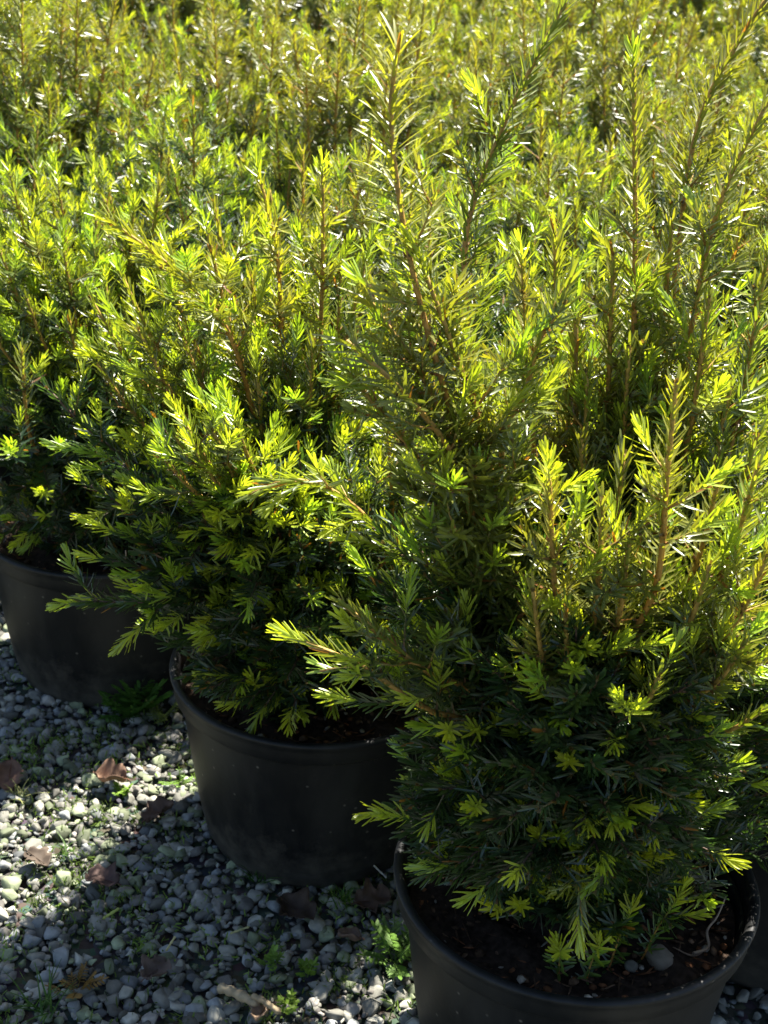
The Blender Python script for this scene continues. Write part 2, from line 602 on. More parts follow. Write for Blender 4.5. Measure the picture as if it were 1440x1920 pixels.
            q = np.stack([p, p + d0 * ll * 0.35, p + d0 * ll * 0.5 + d1 * ll * 0.25, p + d0 * ll * 0.5 + d1 * ll * 0.55])
            h = np.clip((p[2] - SOIL_Z - (0.24 if self.hero else 0.28)) / 0.24 + rng.normal(0, 0.22), 0, 1)  # lower needles darker: old foliage, plus the bush's inner shade painted in
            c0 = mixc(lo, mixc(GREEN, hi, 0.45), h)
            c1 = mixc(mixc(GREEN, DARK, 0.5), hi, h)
            lt = rng.uniform() < lime
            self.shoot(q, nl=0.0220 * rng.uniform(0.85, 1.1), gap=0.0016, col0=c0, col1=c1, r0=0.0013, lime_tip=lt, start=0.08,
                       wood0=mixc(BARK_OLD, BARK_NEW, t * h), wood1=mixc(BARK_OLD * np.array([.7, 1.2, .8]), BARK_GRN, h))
            if self.hero and rng.uniform() < 0.4:
                self.scales(p, T)
            if sub and ll > 0.05:
                for j in range(rng.integers(1, 3)):
                    u = rng.uniform(0.25, 0.8)
                    pb = q[1] + (q[3] - q[1]) * u
                    sdv = unit(np.cross(d1, rng.normal(0, 1, 3)))
                    dd = unit(d1 * 0.7 + sdv * 0.75)
                    l2 = ll * rng.uniform(0.3, 0.6)
                    q2 = np.stack([pb, pb + dd * l2 * 0.5, pb + dd * l2 * 0.8 + np.array([0, 0, l2 * 0.3])])
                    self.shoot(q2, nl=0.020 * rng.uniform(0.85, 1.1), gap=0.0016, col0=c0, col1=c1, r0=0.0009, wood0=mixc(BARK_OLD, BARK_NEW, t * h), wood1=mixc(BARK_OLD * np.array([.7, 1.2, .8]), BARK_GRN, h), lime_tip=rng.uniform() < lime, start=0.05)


def smooth_path(pts, k):
    n = len(pts)
    if n < 3:
        t = np.linspace(0, 1, k)[:, None]
        return pts[0] + (pts[-1] - pts[0]) * t
    P = np.concatenate([[2 * pts[0] - pts[1]], pts, [2 * pts[-1] - pts[-2]]])
    out = []
    for i in range(1, n):
        p0, p1, p2, p3 = P[i - 1], P[i], P[i + 1], P[i + 2]
        for j in range(k):
            t = j / k
            out.append(0.5 * ((2 * p1) + (-p0 + p2) * t + (2 * p0 - 5 * p1 + 4 * p2 - p3) * t ** 2 + (-p0 + 3 * p1 - 3 * p2 + p3) * t ** 3))
    out.append(pts[-1])
    return np.array(out)


# ------------------------------------------------------------------ scene numbers
POT_R, POT_H = 0.180, 0.245
SOIL_Z = POT_H - 0.035


def tag(o, label=None, category=None, group=None, kind=None):
    if label:
        o['label'] = label
    if category:
        o['category'] = category
    if group:
        o['group'] = group
    if kind:
        o['kind'] = kind
    return o


def empty(name, loc, rz=0.0):
    o = bpy.data.objects.new(name, None)
    o.empty_display_size = 0.1
    COL.objects.link(o)
    o.location = loc
    o.rotation_euler = (0, 0, rz)
    return o


def lathe(profile, seg=72, wob=None):
    k = len(profile)
    th = np.arange(seg) * 2 * math.pi / seg
    V = np.zeros((k, seg, 3))
    for i, (r, z) in enumerate(profile):
        w = 1.0 if wob is None else 1.0 + wob * (np.sin(2 * th + 0.6) + 0.5 * np.sin(3 * th + 2.0)) * (z / POT_H)
        V[i, :, 0] = r * w * np.cos(th)
        V[i, :, 1] = r * w * np.sin(th)
        V[i, :, 2] = z
    i, j = np.meshgrid(np.arange(k - 1), np.arange(seg), indexing='ij')
    j2 = (j + 1) % seg
    Q = np.stack([i * seg + j, i * seg + j2, (i + 1) * seg + j2, (i + 1) * seg + j], -1).reshape(-1, 4)
    return V.reshape(-1, 3), Q


def make_pot(parent):
    R, H = POT_R, POT_H
    rb = R * 0.74
    # outer wall: rounded foot, slight flare, step under the rim; then inner wall back down
    pr = [(0.0005, 0.004), (rb - 0.030, 0.004), (rb - 0.024, 0.0), (rb - 0.010, 0.001), (rb - 0.002, 0.007), (rb + 0.004, 0.020),
          (rb + 0.010, 0.045), (rb + 0.016, 0.08), (rb + 0.023, 0.13), (rb + 0.029, 0.175), (rb + 0.0325, 0.205),
          (rb + 0.0335, H - 0.0262), (rb + 0.0365, H - 0.0225),
          (rb + 0.0335, H - 0.0215), (rb + 0.031, H - 0.03), (rb + 0.026, 0.175), (rb + 0.012, 0.08), (rb - 0.004, 0.02), (0.0005, 0.008)]
    V, Q = lathe(pr, wob=0.004)
    pot = link_mesh('pot', V, Q, None, M_POT, parent)
    ri = rb + 0.0375
    rr = [(ri - 0.0005, H - 0.0275), (ri + 0.0030, H - 0.0285), (ri + 0.0052, H - 0.026), (ri + 0.0062, H - 0.014), (ri + 0.0075, H - 0.007), (ri + 0.0093, H - 0.0045), (ri + 0.0098, H - 0.0015),
          (ri + 0.0085, H + 0.0004), (ri + 0.005, H + 0.0008), (ri + 0.001, H), (ri - 0.0012, H - 0.004), (ri - 0.002, H - 0.018), (ri - 0.003, H - 0.0275), (ri - 0.0005, H - 0.0275)]
    V, Q = lathe(rr, wob=0.004)
    rim = link_mesh('rim', V, Q, None, M_POT, pot)
    return pot


def make_soil(parent, rng, detail=True):
    nr, ns_ = 26, 72
    R = POT_R * 0.74 + 0.0285
    r = np.linspace(0.0, 1, nr)
    th = np.arange(ns_) * 2 * math.pi / ns_
    rr, tt = np.meshgrid(r, th, indexing='ij')
    x, y = rr * R * np.cos(tt), rr * R * np.sin(tt)
    z = SOIL_Z + 0.006 * np.sin(x * 38 + 1) * np.cos(y * 31) + 0.004 * np.sin(x * 90 + y * 70) + 0.018 * (1 - rr) ** 2 + rng.normal(0, 0.0016, x.shape)
    z = np.where(rr > 0.95, z - 0.004, z)
    V = np.stack([x, y, z], -1).reshape(-1, 3)
    i, j = np.meshgrid(np.arange(nr - 1), np.arange(ns_), indexing='ij')
    j2 = (j + 1) % ns_
    Q = np.stack([i * ns_ + j, i * ns_ + j2, (i + 1) * ns_ + j2, (i + 1) * ns_ + j], -1).reshape(-1, 4)
    acc = Acc()
    C = np.tile(np.array([0.030, 0.020, 0.014]), (len(V), 1))
    acc.add(V, Q, C)
    if detail:
        # bark crumbs, grit and fallen needles mixed in the soil surface
        n = 900
        a = rng.uniform(0, 6.28, n)
        q = np.sqrt(rng.uniform(0, 1, n)) * (R - 0.008)
        base = ico(0)
        for k in range(n):
            p = np.array([q[k] * math.cos(a[k]), q[k] * math.sin(a[k]), 0])
            p[2] = SOIL_Z + 0.018 * (1 - q[k] / R) ** 2 + rng.uniform(-0.002, 0.007)
            sc = rng.uniform(0.0015, 0.006) * np.array([1, rng.uniform(.4, 1), rng.uniform(.25, .6)])
            if rng.uniform() < 0.25:
                sc = np.array([rng.uniform(0.006, 0.013), 0.0011, 0.0009])
            Vv = base[0] * (1 + rng.normal(0, 0.15, base[0].shape)) * sc
            Rr = rot_rand(rng, 0.5)
            c = [np.array([0.05, 0.03, 0.018]), np.array([0.15, 0.065, 0.03]), np.array([0.10, 0.06, 0.035]), np.array([0.30, 0.26, 0.20])][rng.choice(4, p=[.36, .27, .25, .12])]
            acc.add(Vv @ Rr.T + p, None, np.tile(c * rng.uniform(0.6, 1.3), (len(Vv), 1)), base[1])
    return acc.build('soil', M_SOIL, parent, smooth=False)


def ico(sub):
    import bmesh
    bm = bmesh.new()
    bmesh.ops.create_icosphere(bm, subdivisions=sub + 1, radius=1.0)
    V = np.array([v.co[:] for v in bm.verts])
    T = np.array([[v.index for v in f.verts] for f in bm.faces])
    bm.free()
    return V, T


def rot_rand(rng, tilt=3.14):
    a = rng.uniform(0, 2 * math.pi)
    b, c = rng.normal(0, tilt * 0.5, 2)
    return np.array((Matrix.Rotation(a, 3, 'Z') @ Matrix.Rotation(b, 3, 'X') @ Matrix.Rotation(c, 3, 'Y')))


# ------------------------------------------------------------------ the setting
pos1 = at_z(1078, 1636, POT_H)
pos2 = at_z(598, 1243, POT_H)
pos3 = at_z(200, 972, POT_H)
print('pots', pos1, pos2, pos3)

me = bpy.data.meshes.new('ground')
gs = 60
me.from_pydata([(-gs, -gs, 0), (gs, -gs, 0), (gs, gs, 0), (-gs, gs, 0)], [], [(0, 1, 2, 3)])
me.materials.append(M_GROUND)
ground = bpy.data.objects.new('ground', me)
COL.objects.link(ground)
tag(ground, kind='structure')


def build_gravel():
    rng = np.random.default_rng(5)
    shapes = []
    import bmesh
    for k in range(22):
        bm = bmesh.new()
        n = int(rng.integers(13, 24))
        pts = unit(rng.normal(0, 1, (n, 3))) * rng.uniform(0.82, 1.0, (n, 1))
        pts = pts * np.array([1, rng.uniform(0.6, 0.95), rng.uniform(0.34, 0.60)])
        for q in pts:
            bm.verts.new(q)
        r = bmesh.ops.convex_hull(bm, input=bm.verts)
        bmesh.ops.delete(bm, geom=[v for v in bm.verts if not v.link_faces], context='VERTS')
        bmesh.ops.bevel(bm, geom=list(bm.edges), offset=0.035, segments=1, affect='EDGES')
        bmesh.ops.triangulate(bm, faces=bm.faces)
        bm.verts.index_update()
        shapes.append((np.array([v.co[:] for v in bm.verts]), np.array([[v.index for v in f.verts] for f in bm.faces])))
        bm.free()
    acc = Acc()

    def lay(n, x0, x1, y0, y1, smin, smax, zoff):
        xs, ys = rng.uniform(x0, x1, n), rng.uniform(y0, y1, n)
        for i in range(n):
            s = smin + (smax - smin) * rng.uniform() ** 2.6
            px, py = xs[i], ys[i]
            if any((px - q[0]) ** 2 + (py - q[1]) ** 2 < (POT_R * 0.70) ** 2 for q in (pos1, pos2, pos3)):
                continue
            V, T = shapes[rng.integers(22)]
            V = V * s * np.array([1, 1, 1.0])
            V = V @ rot_rand(rng, 0.7).T + np.array([px, py, s * 0.25 + zoff + rng.uniform(0, 0.004)])
            g = rng.uniform(0.07, 0.29)
            c = np.array([g * 1.03, g, g * 0.84])
            u = rng.uniform()
            if u < 0.12:
                c = np.array([g * 1.08, g, g * 0.88])
            elif u < 0.30:
                c = np.array([g * 0.96, g * 1.0, g * .98])
            elif u < 0.36:
                c = c * 1.5
            elif u < 0.54:
                c = np.array([g * .88, g * 1.0, g * .60])
            acc.add(V, None, np.tile(c, (len(V), 1)), T)
    lay(12000, -0.90, 0.42, 0.85, 2.45, 0.0035, 0.008, 0.0)
    lay(12500, -0.85, 0.35, 0.85, 2.2, 0.0055, 0.0165, 0.003)
    lay(2200, 0.25, 0.90, 0.7, 1.5, 0.006, 0.018, 0.002)
    lay(2200, -2.2, 1.2, 0.2, 4.2, 0.006, 0.014, 0.0)
    g = acc.build('gravel', M_STONE, smooth=False)
    tag(g, 'loose grey crushed stone covering the ground around the pots', kind='stuff')


build_gravel()


# ------------------------------------------------------------------ plants
def rand_plant(rng, hero, Hh=0.65, Rr=0.25, n_lead=16, n_skirt=12, tone=0.5, limey=0.4, dens=1.0, lean=(0, 0)):
    P = Plant(rng, hero, tone, limey, 1.0, dens)
    add_random(P, rng, Hh, Rr, n_lead, n_skirt, tone, lean)
    return P


def add_random(P, rng, Hh, Rr, n_lead, n_skirt, tone, lean=(0, 0), az_ok=None):
    for i in range(n_lead):
        a = i * 2.39996 + rng.uniform(-0.3, 0.3)
        u = math.sqrt((i + 0.5) / n_lead)
        rt = Rr * u * rng.uniform(0.8, 1.1)
        zt = Hh * (1 - 0.38 * u ** 2) * rng.uniform(0.70, 1.12)
        d = np.array([math.cos(a), math.sin(a), 0])
        b = d * rng.uniform(0.008, 0.03) + np.array([0, 0, SOIL_Z - 0.005])
        tip = d * rt + np.array([lean[0], lean[1], zt + SOIL_Z])
        m1 = d * rt * 0.45 + np.array([lean[0] * .2, lean[1] * .2, SOIL_Z + zt * 0.28]) + rng.normal(0, 0.012, 3)
        m2 = d * rt * 0.82 + np.array([lean[0] * .6, lean[1] * .6, SOIL_Z + zt * 0.62]) + rng.normal(0, 0.014, 3)
        P.leader([b, m1, m2, tip], top=np.clip(tone + rng.normal(0, 0.3), 0, 1), lat=0.12, lat_gap=0.020, bare_top=rng.uniform(.06, .26), lat_scale_tip=.45, own_nl=0.029)
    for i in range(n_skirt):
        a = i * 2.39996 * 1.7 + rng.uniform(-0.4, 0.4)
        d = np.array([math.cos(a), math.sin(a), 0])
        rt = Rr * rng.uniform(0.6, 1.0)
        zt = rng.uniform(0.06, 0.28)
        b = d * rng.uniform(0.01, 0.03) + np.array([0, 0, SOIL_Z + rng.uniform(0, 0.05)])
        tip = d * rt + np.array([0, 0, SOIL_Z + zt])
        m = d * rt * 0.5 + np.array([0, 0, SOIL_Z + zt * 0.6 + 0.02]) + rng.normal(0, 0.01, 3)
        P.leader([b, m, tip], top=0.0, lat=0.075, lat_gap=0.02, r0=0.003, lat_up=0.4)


def build_plant(P, loc, parts=True, name='potted_yew', rz=0.0, soil_detail=True):
    root = empty(name, (loc[0], loc[1], 0), rz)
    make_pot(root)
    make_soil(root, np.random.default_rng(3), soil_detail)
    if parts:
        for w, l in P.branches:
            b = w.build('branch', M_BARK, root)
            l.build('foliage', M_NEEDLE, b)
    else:
        W, Lf = Acc(), Acc()
        for w, l in P.branches:
            W.add(np.concatenate(w.V), np.concatenate(w.Q), np.concatenate(w.C), np.concatenate(w.T))
            Lf.add(np.concatenate(l.V), np.concatenate(l.Q), np.concatenate(l.C))
        b = W.build('stem', M_BARK, root)
        Lf.build('foliage', M_NEEDLE, b)
    return root


def copy_thing(root, loc, rz, label, group, sc=1.0):
    r = root.copy()
    COL.objects.link(r)
    r.location = (loc[0], loc[1], 0)
    r.rotation_euler = (0, 0, rz)
    r.scale = (sc, sc, sc)
    r['label'] = label
    r['group'] = group
    for ch in list(root.children):
        c = ch.copy()
        COL.objects.link(c)
        c.parent = r
        for g in list(ch.children):
            d = g.copy()
            COL.objects.link(d)
            d.parent = c
    return r


def loc_pt(pos, px, py, Y):
    """point seen at that place in the photo, at depth Y, in the coordinates of the plant at pos"""
    q = at_y(px, py, Y)
    return q - np.array([pos[0], pos[1], 0])


FRONT = 'front row of potted yews'

# --- the near plant, right
rng1 = np.random.default_rng(21)
P1 = Plant(rng1, True, 0.6, 0.42)
SB = lambda dx, dy: np.array([dx, dy, SOIL_Z - 0.004])


def L1(*pp, **kw):
    pts = [SB(kw.pop('bx', 0), kw.pop('by', 0))] + [loc_pt(pos1, *p) for p in pp]
    P1.leader(pts, **kw)


y1 = pos1[1]
# tall leader in the middle of the picture
L1((945, 1230, y1 - .05), (880, 900, y1 - .08), (785, 560, y1 - .08), (742, 330, y1 - .06), (733, 190, y1 - .05), (748, 85, y1 - .05),
   top=0.75, own_nl=0.044, own_bend=-0.16, lat=0.095, lime=0.15, bare_top=0.25, bx=-.02, by=-.01, lat_from=.08)
L1((960, 1200, y1 + .06), (905, 800, y1 + .10), (870, 480, y1 + .14), (930, 270, y1 + .16), (1010, 100, y1 + .16), (1060, 5, y1 + .16),
   top=0.5, own_nl=0.030, lat=0.075, lime=0.2, bare_top=0.3, bx=-.01, by=.02)
L1((1120, 1200, y1 + .05), (1180, 800, y1 + .07), (1190, 520, y1 + .07), (1190, 300, y1 + .07), (1188, 130, y1 + .07),
   top=0.6, own_nl=0.028, lat=0.07, lime=0.3, bare_top=0.3, bx=.01, by=.02)
L1((1180, 1200, y1 + .08), (1240, 800, y1 + .13), (1270, 480, y1 + .16), (1310, 230, y1 + .18), (1390, 70, y1 + .18), (1450, -20, y1 + .18),
   top=0.5, own_nl=0.032, lat=0.07, lime=0.2, bare_top=0.35, bx=.02, by=.02)
L1((1200, 1200, y1 + .02), (1265, 850, y1 + .05), (1300, 600, y1 + .07), (1350, 380, y1 + .07), (1440, 190, y1 + .07),
   top=0.6, own_nl=0.030, lat=0.075, lime=0.35, bare_top=0.2, bx=.03, by=.0)
# orange stemmed pair in the middle right
L1((1000, 1200, y1 - .05), (940, 860, y1 - .07), (985, 740, y1 - .07), (1010, 640, y1 - .07), (1070, 520, y1 - .07),
   top=1.0, own_nl=0.031, lat=0.07, lime=0.2, bare_top=0.1, bx=-.01, by=-.02)
L1((1150, 1300, y1 - .10), (1230, 1100, y1 - .13), (1250, 900, y1 - .14), (1268, 720, y1 - .14),
   top=1.0, own_nl=0.025, lat=0.06, lime=0.45, bare_top=0.12, bx=.02, by=-.03)
# left sprays
L1((930, 1150, y1 - .05), (860, 880, y1 - .10), (760, 740, y1 - .12), (650, 640, y1 - .13),
   top=0.75, own_nl=0.038, own_bend=-0.14, lat=0.095, lime=0.25, bx=-.02, by=-.02)
L1((940, 1180, y1 - .06), (870, 900, y1 - .09), (800, 720, y1 - .09), (690, 560, y1 - .08),
   top=0.85, own_nl=0.038, own_bend=-0.14, lat=0.10, lime=0.2, bx=-.02, by=-.01)
L1((900, 1250, y1 - .05), (830, 950, y1 - .07), (760, 830, y1 - .08), (655, 700, y1 - .1),
   top=0.6, own_nl=0.034, lat=0.09, lime=0.2, bx=-.02, by=-.01)
L1((960, 1100, y1 - .05), (900, 800, y1 - .08), (860, 680, y1 - .08), (800, 520, y1 - .08),
   top=0.55, own_nl=0.030, lat=0.09, lime=0.5, bx=-.02, by=-.01)
L1((900, 1250, y1 - .02), (770, 1060, y1 + .0), (640, 930, y1 - .0), (550, 900, y1 - .01), (475, 925, y1 - .02),
   top=0.5, own_nl=0.027, lat=0.05, lime=0.55, bx=-.02, by=-.01)
L1((930, 1350, y1 - .08), (800, 1260, y1 - .12), (700, 1180, y1 - .13), (640, 1130, y1 - .13),
   top=0.2, own_nl=0.025, lat=0.075, lime=0.9, bx=-.02, by=-.03)
L1((930, 1400, y1 - .08), (800, 1330, y1 - .12), (680, 1250, y1 - .13), (575, 1205, y1 - .12),
   top=0.2, own_nl=0.025, lat=0.075, lime=0.9, bx=-.02, by=-.03)
# right hand clusters
for (ax, ay, d, tt, lm) in [(1030, 900, -.15, .9, .5), (1130, 940, -.15, .8, .6), (1000, 1110, -.17, .8, .5), (1060, 1140, -.17, .7, .8), (1180, 1010, -.15, .6, .6),
                            (1350, 890, -.10, .8, .6), (1420, 880, -.12, 1, .6), (1440, 1040, -.15, .9, .5), (1330, 1060, -.15, .6, .5), (1235, 1270, -.19, .5, .8),
                            (1400, 1200, -.17, .8, .6), (1425, 1335, -.14, .5, .6), (1100, 700, .02, .4, .3), (1180, 650, .03, .5, .4), (1080, 600, .05, .8, .4),
                            (1330, 560, .02, .7, .5), (1420, 600, .04, .5, .4), (980, 500, .03, .9, .2), (1150, 480, .06, .8, .4), (1370, 720, .0, .3, .4), (1090, 820, -.02, .1, .2),
                            (1440, 480, .08, .5, .4), (1260, 420, .12, .6, .3), (1040, 420, .12, .7, .3)]:
    L1((1078 + (ax - 1078) * .35, 1450 + (ay - 1450) * .25, y1 + d * .5), (1078 + (ax - 1078) * .8, 1450 + (ay - 1450) * .65, y1 + d * .9), (ax, ay, y1 + d),
       top=tt, own_nl=0.025, lat=0.075, lime=lm, bx=(ax - 1078) * 5e-5, by=d * .15)
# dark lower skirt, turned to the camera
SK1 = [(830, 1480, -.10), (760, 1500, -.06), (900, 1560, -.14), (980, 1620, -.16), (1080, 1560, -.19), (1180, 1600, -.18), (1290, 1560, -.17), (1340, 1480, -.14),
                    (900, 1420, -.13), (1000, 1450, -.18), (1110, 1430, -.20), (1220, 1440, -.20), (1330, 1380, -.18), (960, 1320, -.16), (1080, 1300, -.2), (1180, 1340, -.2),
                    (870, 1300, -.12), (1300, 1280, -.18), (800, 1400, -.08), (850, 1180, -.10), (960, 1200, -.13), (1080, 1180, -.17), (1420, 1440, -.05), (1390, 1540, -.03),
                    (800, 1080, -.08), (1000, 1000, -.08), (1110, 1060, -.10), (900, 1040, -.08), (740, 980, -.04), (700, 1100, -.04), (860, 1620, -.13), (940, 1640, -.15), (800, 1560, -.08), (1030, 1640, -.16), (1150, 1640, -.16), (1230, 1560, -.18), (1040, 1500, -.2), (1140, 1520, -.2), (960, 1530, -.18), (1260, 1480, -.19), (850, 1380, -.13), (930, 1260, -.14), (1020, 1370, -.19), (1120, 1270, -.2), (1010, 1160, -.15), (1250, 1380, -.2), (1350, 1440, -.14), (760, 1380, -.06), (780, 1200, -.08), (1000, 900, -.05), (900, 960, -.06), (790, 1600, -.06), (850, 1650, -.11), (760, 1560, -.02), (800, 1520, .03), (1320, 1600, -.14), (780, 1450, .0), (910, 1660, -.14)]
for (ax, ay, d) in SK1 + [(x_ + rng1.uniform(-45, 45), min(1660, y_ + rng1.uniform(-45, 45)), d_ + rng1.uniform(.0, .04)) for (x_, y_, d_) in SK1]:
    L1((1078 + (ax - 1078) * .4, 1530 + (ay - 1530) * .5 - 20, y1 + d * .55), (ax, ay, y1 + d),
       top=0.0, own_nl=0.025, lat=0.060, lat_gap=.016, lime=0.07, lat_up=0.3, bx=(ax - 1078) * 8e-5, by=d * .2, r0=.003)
# the twig that hangs over the front of the pot
L1((1070, 1560, y1 - .10), (1085, 1640, y1 - .135), (1090, 1735, y1 - .14), top=0.35, own_nl=0.027, lat=0.03, lat_up=-.4, lime=.3, bx=0, by=-.03, r0=.003)
# fresh sprouts low over the soil
for (ax, ay, d) in [(1050, 1790, -.135), (1120, 1780, -.14), (1180, 1715, -.12), (1260, 1700, -.10)]:
    P1.new_branch()
    e = loc_pt(pos1, ax, ay, y1 + d)
    b = np.array([e[0] * .8, e[1] * .8, SOIL_Z])
    P1.shoot(np.stack([b, (b + e) / 2 + np.array([0, 0, .008]), e]), nl=.018, col0=GREEN, col1=BRIGHT, lime_tip=True)
add_random(P1, rng1, 0.56, 0.20, 15, 5, 0.5, lean=(0.0, 0.03))
t1 = build_plant(P1, pos1)
tag(t1, 'nearest potted yew at bottom right, dark drooping skirt of needles over a wide open pot', 'potted shrub', FRONT)

# --- second plant, middle
rng2 = np.random.default_rng(33)
P2 = Plant(rng2, True, 0.4, 0.5)
y2 = pos2[1]


def L2(*pp, **kw):
    pts = [SB(kw.pop('bx', 0), kw.pop('by', 0))] + [loc_pt(pos2, *p) for p in pp]
    P2.leader(pts, **kw)


L2((520, 1000, y2 - .02), (440, 650, y2 - .05), (330, 510, y2 - .06), (200, 410, y2 - .07), top=1.0, own_nl=.032, lat=.07, lime=.5, bx=-.02, by=-.01)
L2((560, 950, y2 + .0), (530, 650, y2 - .0), (520, 480, y2), (490, 345, y2), top=1.0, own_nl=.026, lat=.06, lime=.3, bx=-.01)
L2((590, 950, y2 + .0), (600, 650, y2 - .0), (605, 480, y2), (605, 330, y2), top=.9, own_nl=.026, lat=.06, lime=.3, bx=.0)
for (ax, ay, d, tt, lm) in [(640, 500, .0, .6, .5), (390, 440, .02, .6, .7), (300, 470, .0, .4, .9), (230, 520, -.03, .3, .9), (330, 600, -.06, .2, .7), (260, 620, -.08, .2, .8),
                            (170, 560, -.02, .3, .9), (470, 520, .03, .6, .6), (560, 560, .03, .5, .4), (90, 730, -.06, .0, .9), (180, 680, -.05, .1, .8),
                            (420, 780, -.17, .1, 1.0), (330, 820, -.17, .1, 1.0), (380, 880, -.18, .1, 1.0), (450, 830, -.16, .1, 1.0), (290, 780, -.15, .0, .8), (350, 800, -.21, .05, 1.0), (400, 810, -.22, .05, 1.0), (440, 790, -.21, .05, 1.0), (370, 850, -.22, .05, 1.0), (420, 860, -.21, .05, 1.0), (300, 850, -.2, .05, 1.0), (170, 910, -.12, .0, .9), (230, 870, -.14, .0, .9),
                            (220, 1000, -.14, .0, .6), (150, 1130, -.14, .0, .8), (240, 1130, -.16, .0, .8), (200, 1050, -.14, .0, .7), (400, 380, .1, .5, .5), (560, 400, .1, .6, .4)]:
    L2((598 + (ax - 598) * .35, 1120 + (ay - 1120) * .3, y2 + d * .5), (598 + (ax - 598) * .8, 1120 + (ay - 1120) * .75, y2 + d * .9), (ax, ay, y2 + d),
       top=tt, own_nl=.024, lat=.07, lime=lm, bx=(ax - 598) * 5e-5, by=d * .15)
for (ax, ay, d) in [(400, 1180, -.16), (480, 1240, -.18), (540, 1270, -.19), (350, 1100, -.14), (450, 1080, -.2), (560, 1100, -.2), (600, 1180, -.2), (380, 980, -.18), (500, 960, -.19), (620, 1000, -.18),
                    (420, 1000, -.18), (560, 850, -.14), (500, 740, -.1), (600, 700, -.06), (640, 850, -.1), (340, 930, -.16), (330, 1200, -.1), (640, 1250, -.17), (680, 1150, -.16), (520, 1180, -.2), (400, 1290, -.16), (470, 1315, -.155), (550, 1325, -.16), (620, 1310, -.16), (370, 1250, -.14), (350, 1270, -.14), (420, 1305, -.15), (500, 1320, -.155), (380, 1290, -.145), (450, 1280, -.16), (330, 1120, -.15), (280, 1060, -.14), (560, 1010, -.19), (440, 1150, -.2), (300, 960, -.15), (260, 920, -.14), (450, 930, -.18)]:
    L2((598 + (ax - 598) * .45, 1180 + (ay - 1180) * .5, y2 + d * .55), (ax, ay, y2 + d), top=0, own_nl=.023, lat=.06, lat_gap=.02, lime=.18, lat_up=.3, bx=(ax - 598) * 8e-5, by=d * .2, r0=.003)
add_random(P2, rng2, 0.50, 0.21, 14, 6, 0.4, lean=(0.0, 0.02))
t2 = build_plant(P2, pos2)
tag(t2, 'potted yew between the left pot and the nearest pot, lime tips spilling leftwards', 'potted shrub', FRONT)

# --- third plant, left
rng3 = np.random.default_rng(44)
P3 = Plant(rng3, True, 0.3, 0.75)
y3 = pos3[1]


def L3(*pp, **kw):
    pts = [SB(kw.pop('bx', 0), kw.pop('by', 0))] + [loc_pt(pos3, *p) for p in pp]
    P3.leader(pts, **kw)


for (ax, ay, d, tt, lm) in [(20, 330, -.02, .5, .9), (110, 350, .0, .5, .9), (60, 420, -.05, .4, .95), (0, 470, -.08, .4, .95), (120, 470, -.06, .3, .9), (180, 410, .0, .5, .9), (-40, 400, .0, .5, .9),
                            (50, 560, -.12, .2, .8), (-30, 600, -.12, .1, .8), (130, 600, -.12, .1, .8), (250, 400, .03, .5, .7), (300, 340, .08, .6, .6), (-100, 360, .0, .5, .8)]:
    L3((200 + (ax - 200) * .35, 880 + (ay - 880) * .3, y3 + d * .5), (200 + (ax - 200) * .8, 880 + (ay - 880) * .75, y3 + d * .9), (ax, ay, y3 + d),
       top=tt, own_nl=.024, lat=.075, lime=lm, bx=(ax - 200) * 5e-5, by=d * .15)
for (ax, ay, d) in [(60, 700, -.16), (0, 760, -.15), (120, 780, -.18), (180, 850, -.18), (60, 860, -.17), (100, 940, -.18), (160, 1000, -.18), (60, 990, -.15), (230, 960, -.18), (-40, 800, -.1), (200, 720, -.15), (120, 1030, -.17), (200, 1035, -.17), (270, 1030, -.15), (20, 920, -.15), (140, 880, -.18), (240, 870, -.16), (0, 860, -.14), (80, 790, -.17), (160, 700, -.16), (30, 640, -.14), (280, 960, -.15)]:
    L3((200 + (ax - 200) * .45, 900 + (ay - 900) * .5, y3 + d * .55), (ax, ay, y3 + d), top=0, own_nl=.025, lat=.06, lat_gap=.02, lime=.12, lat_up=.3, bx=(ax - 200) * 8e-5, by=d * .2, r0=.003)
add_random(P3, rng3, 0.46, 0.20, 9, 8, 0.4, lean=(0.0, 0.02))
t3 = build_plant(P3, pos3)
tag(t3, 'potted yew at the left edge, covered in lime new growth above its shaded black pot', 'potted shrub', FRONT)

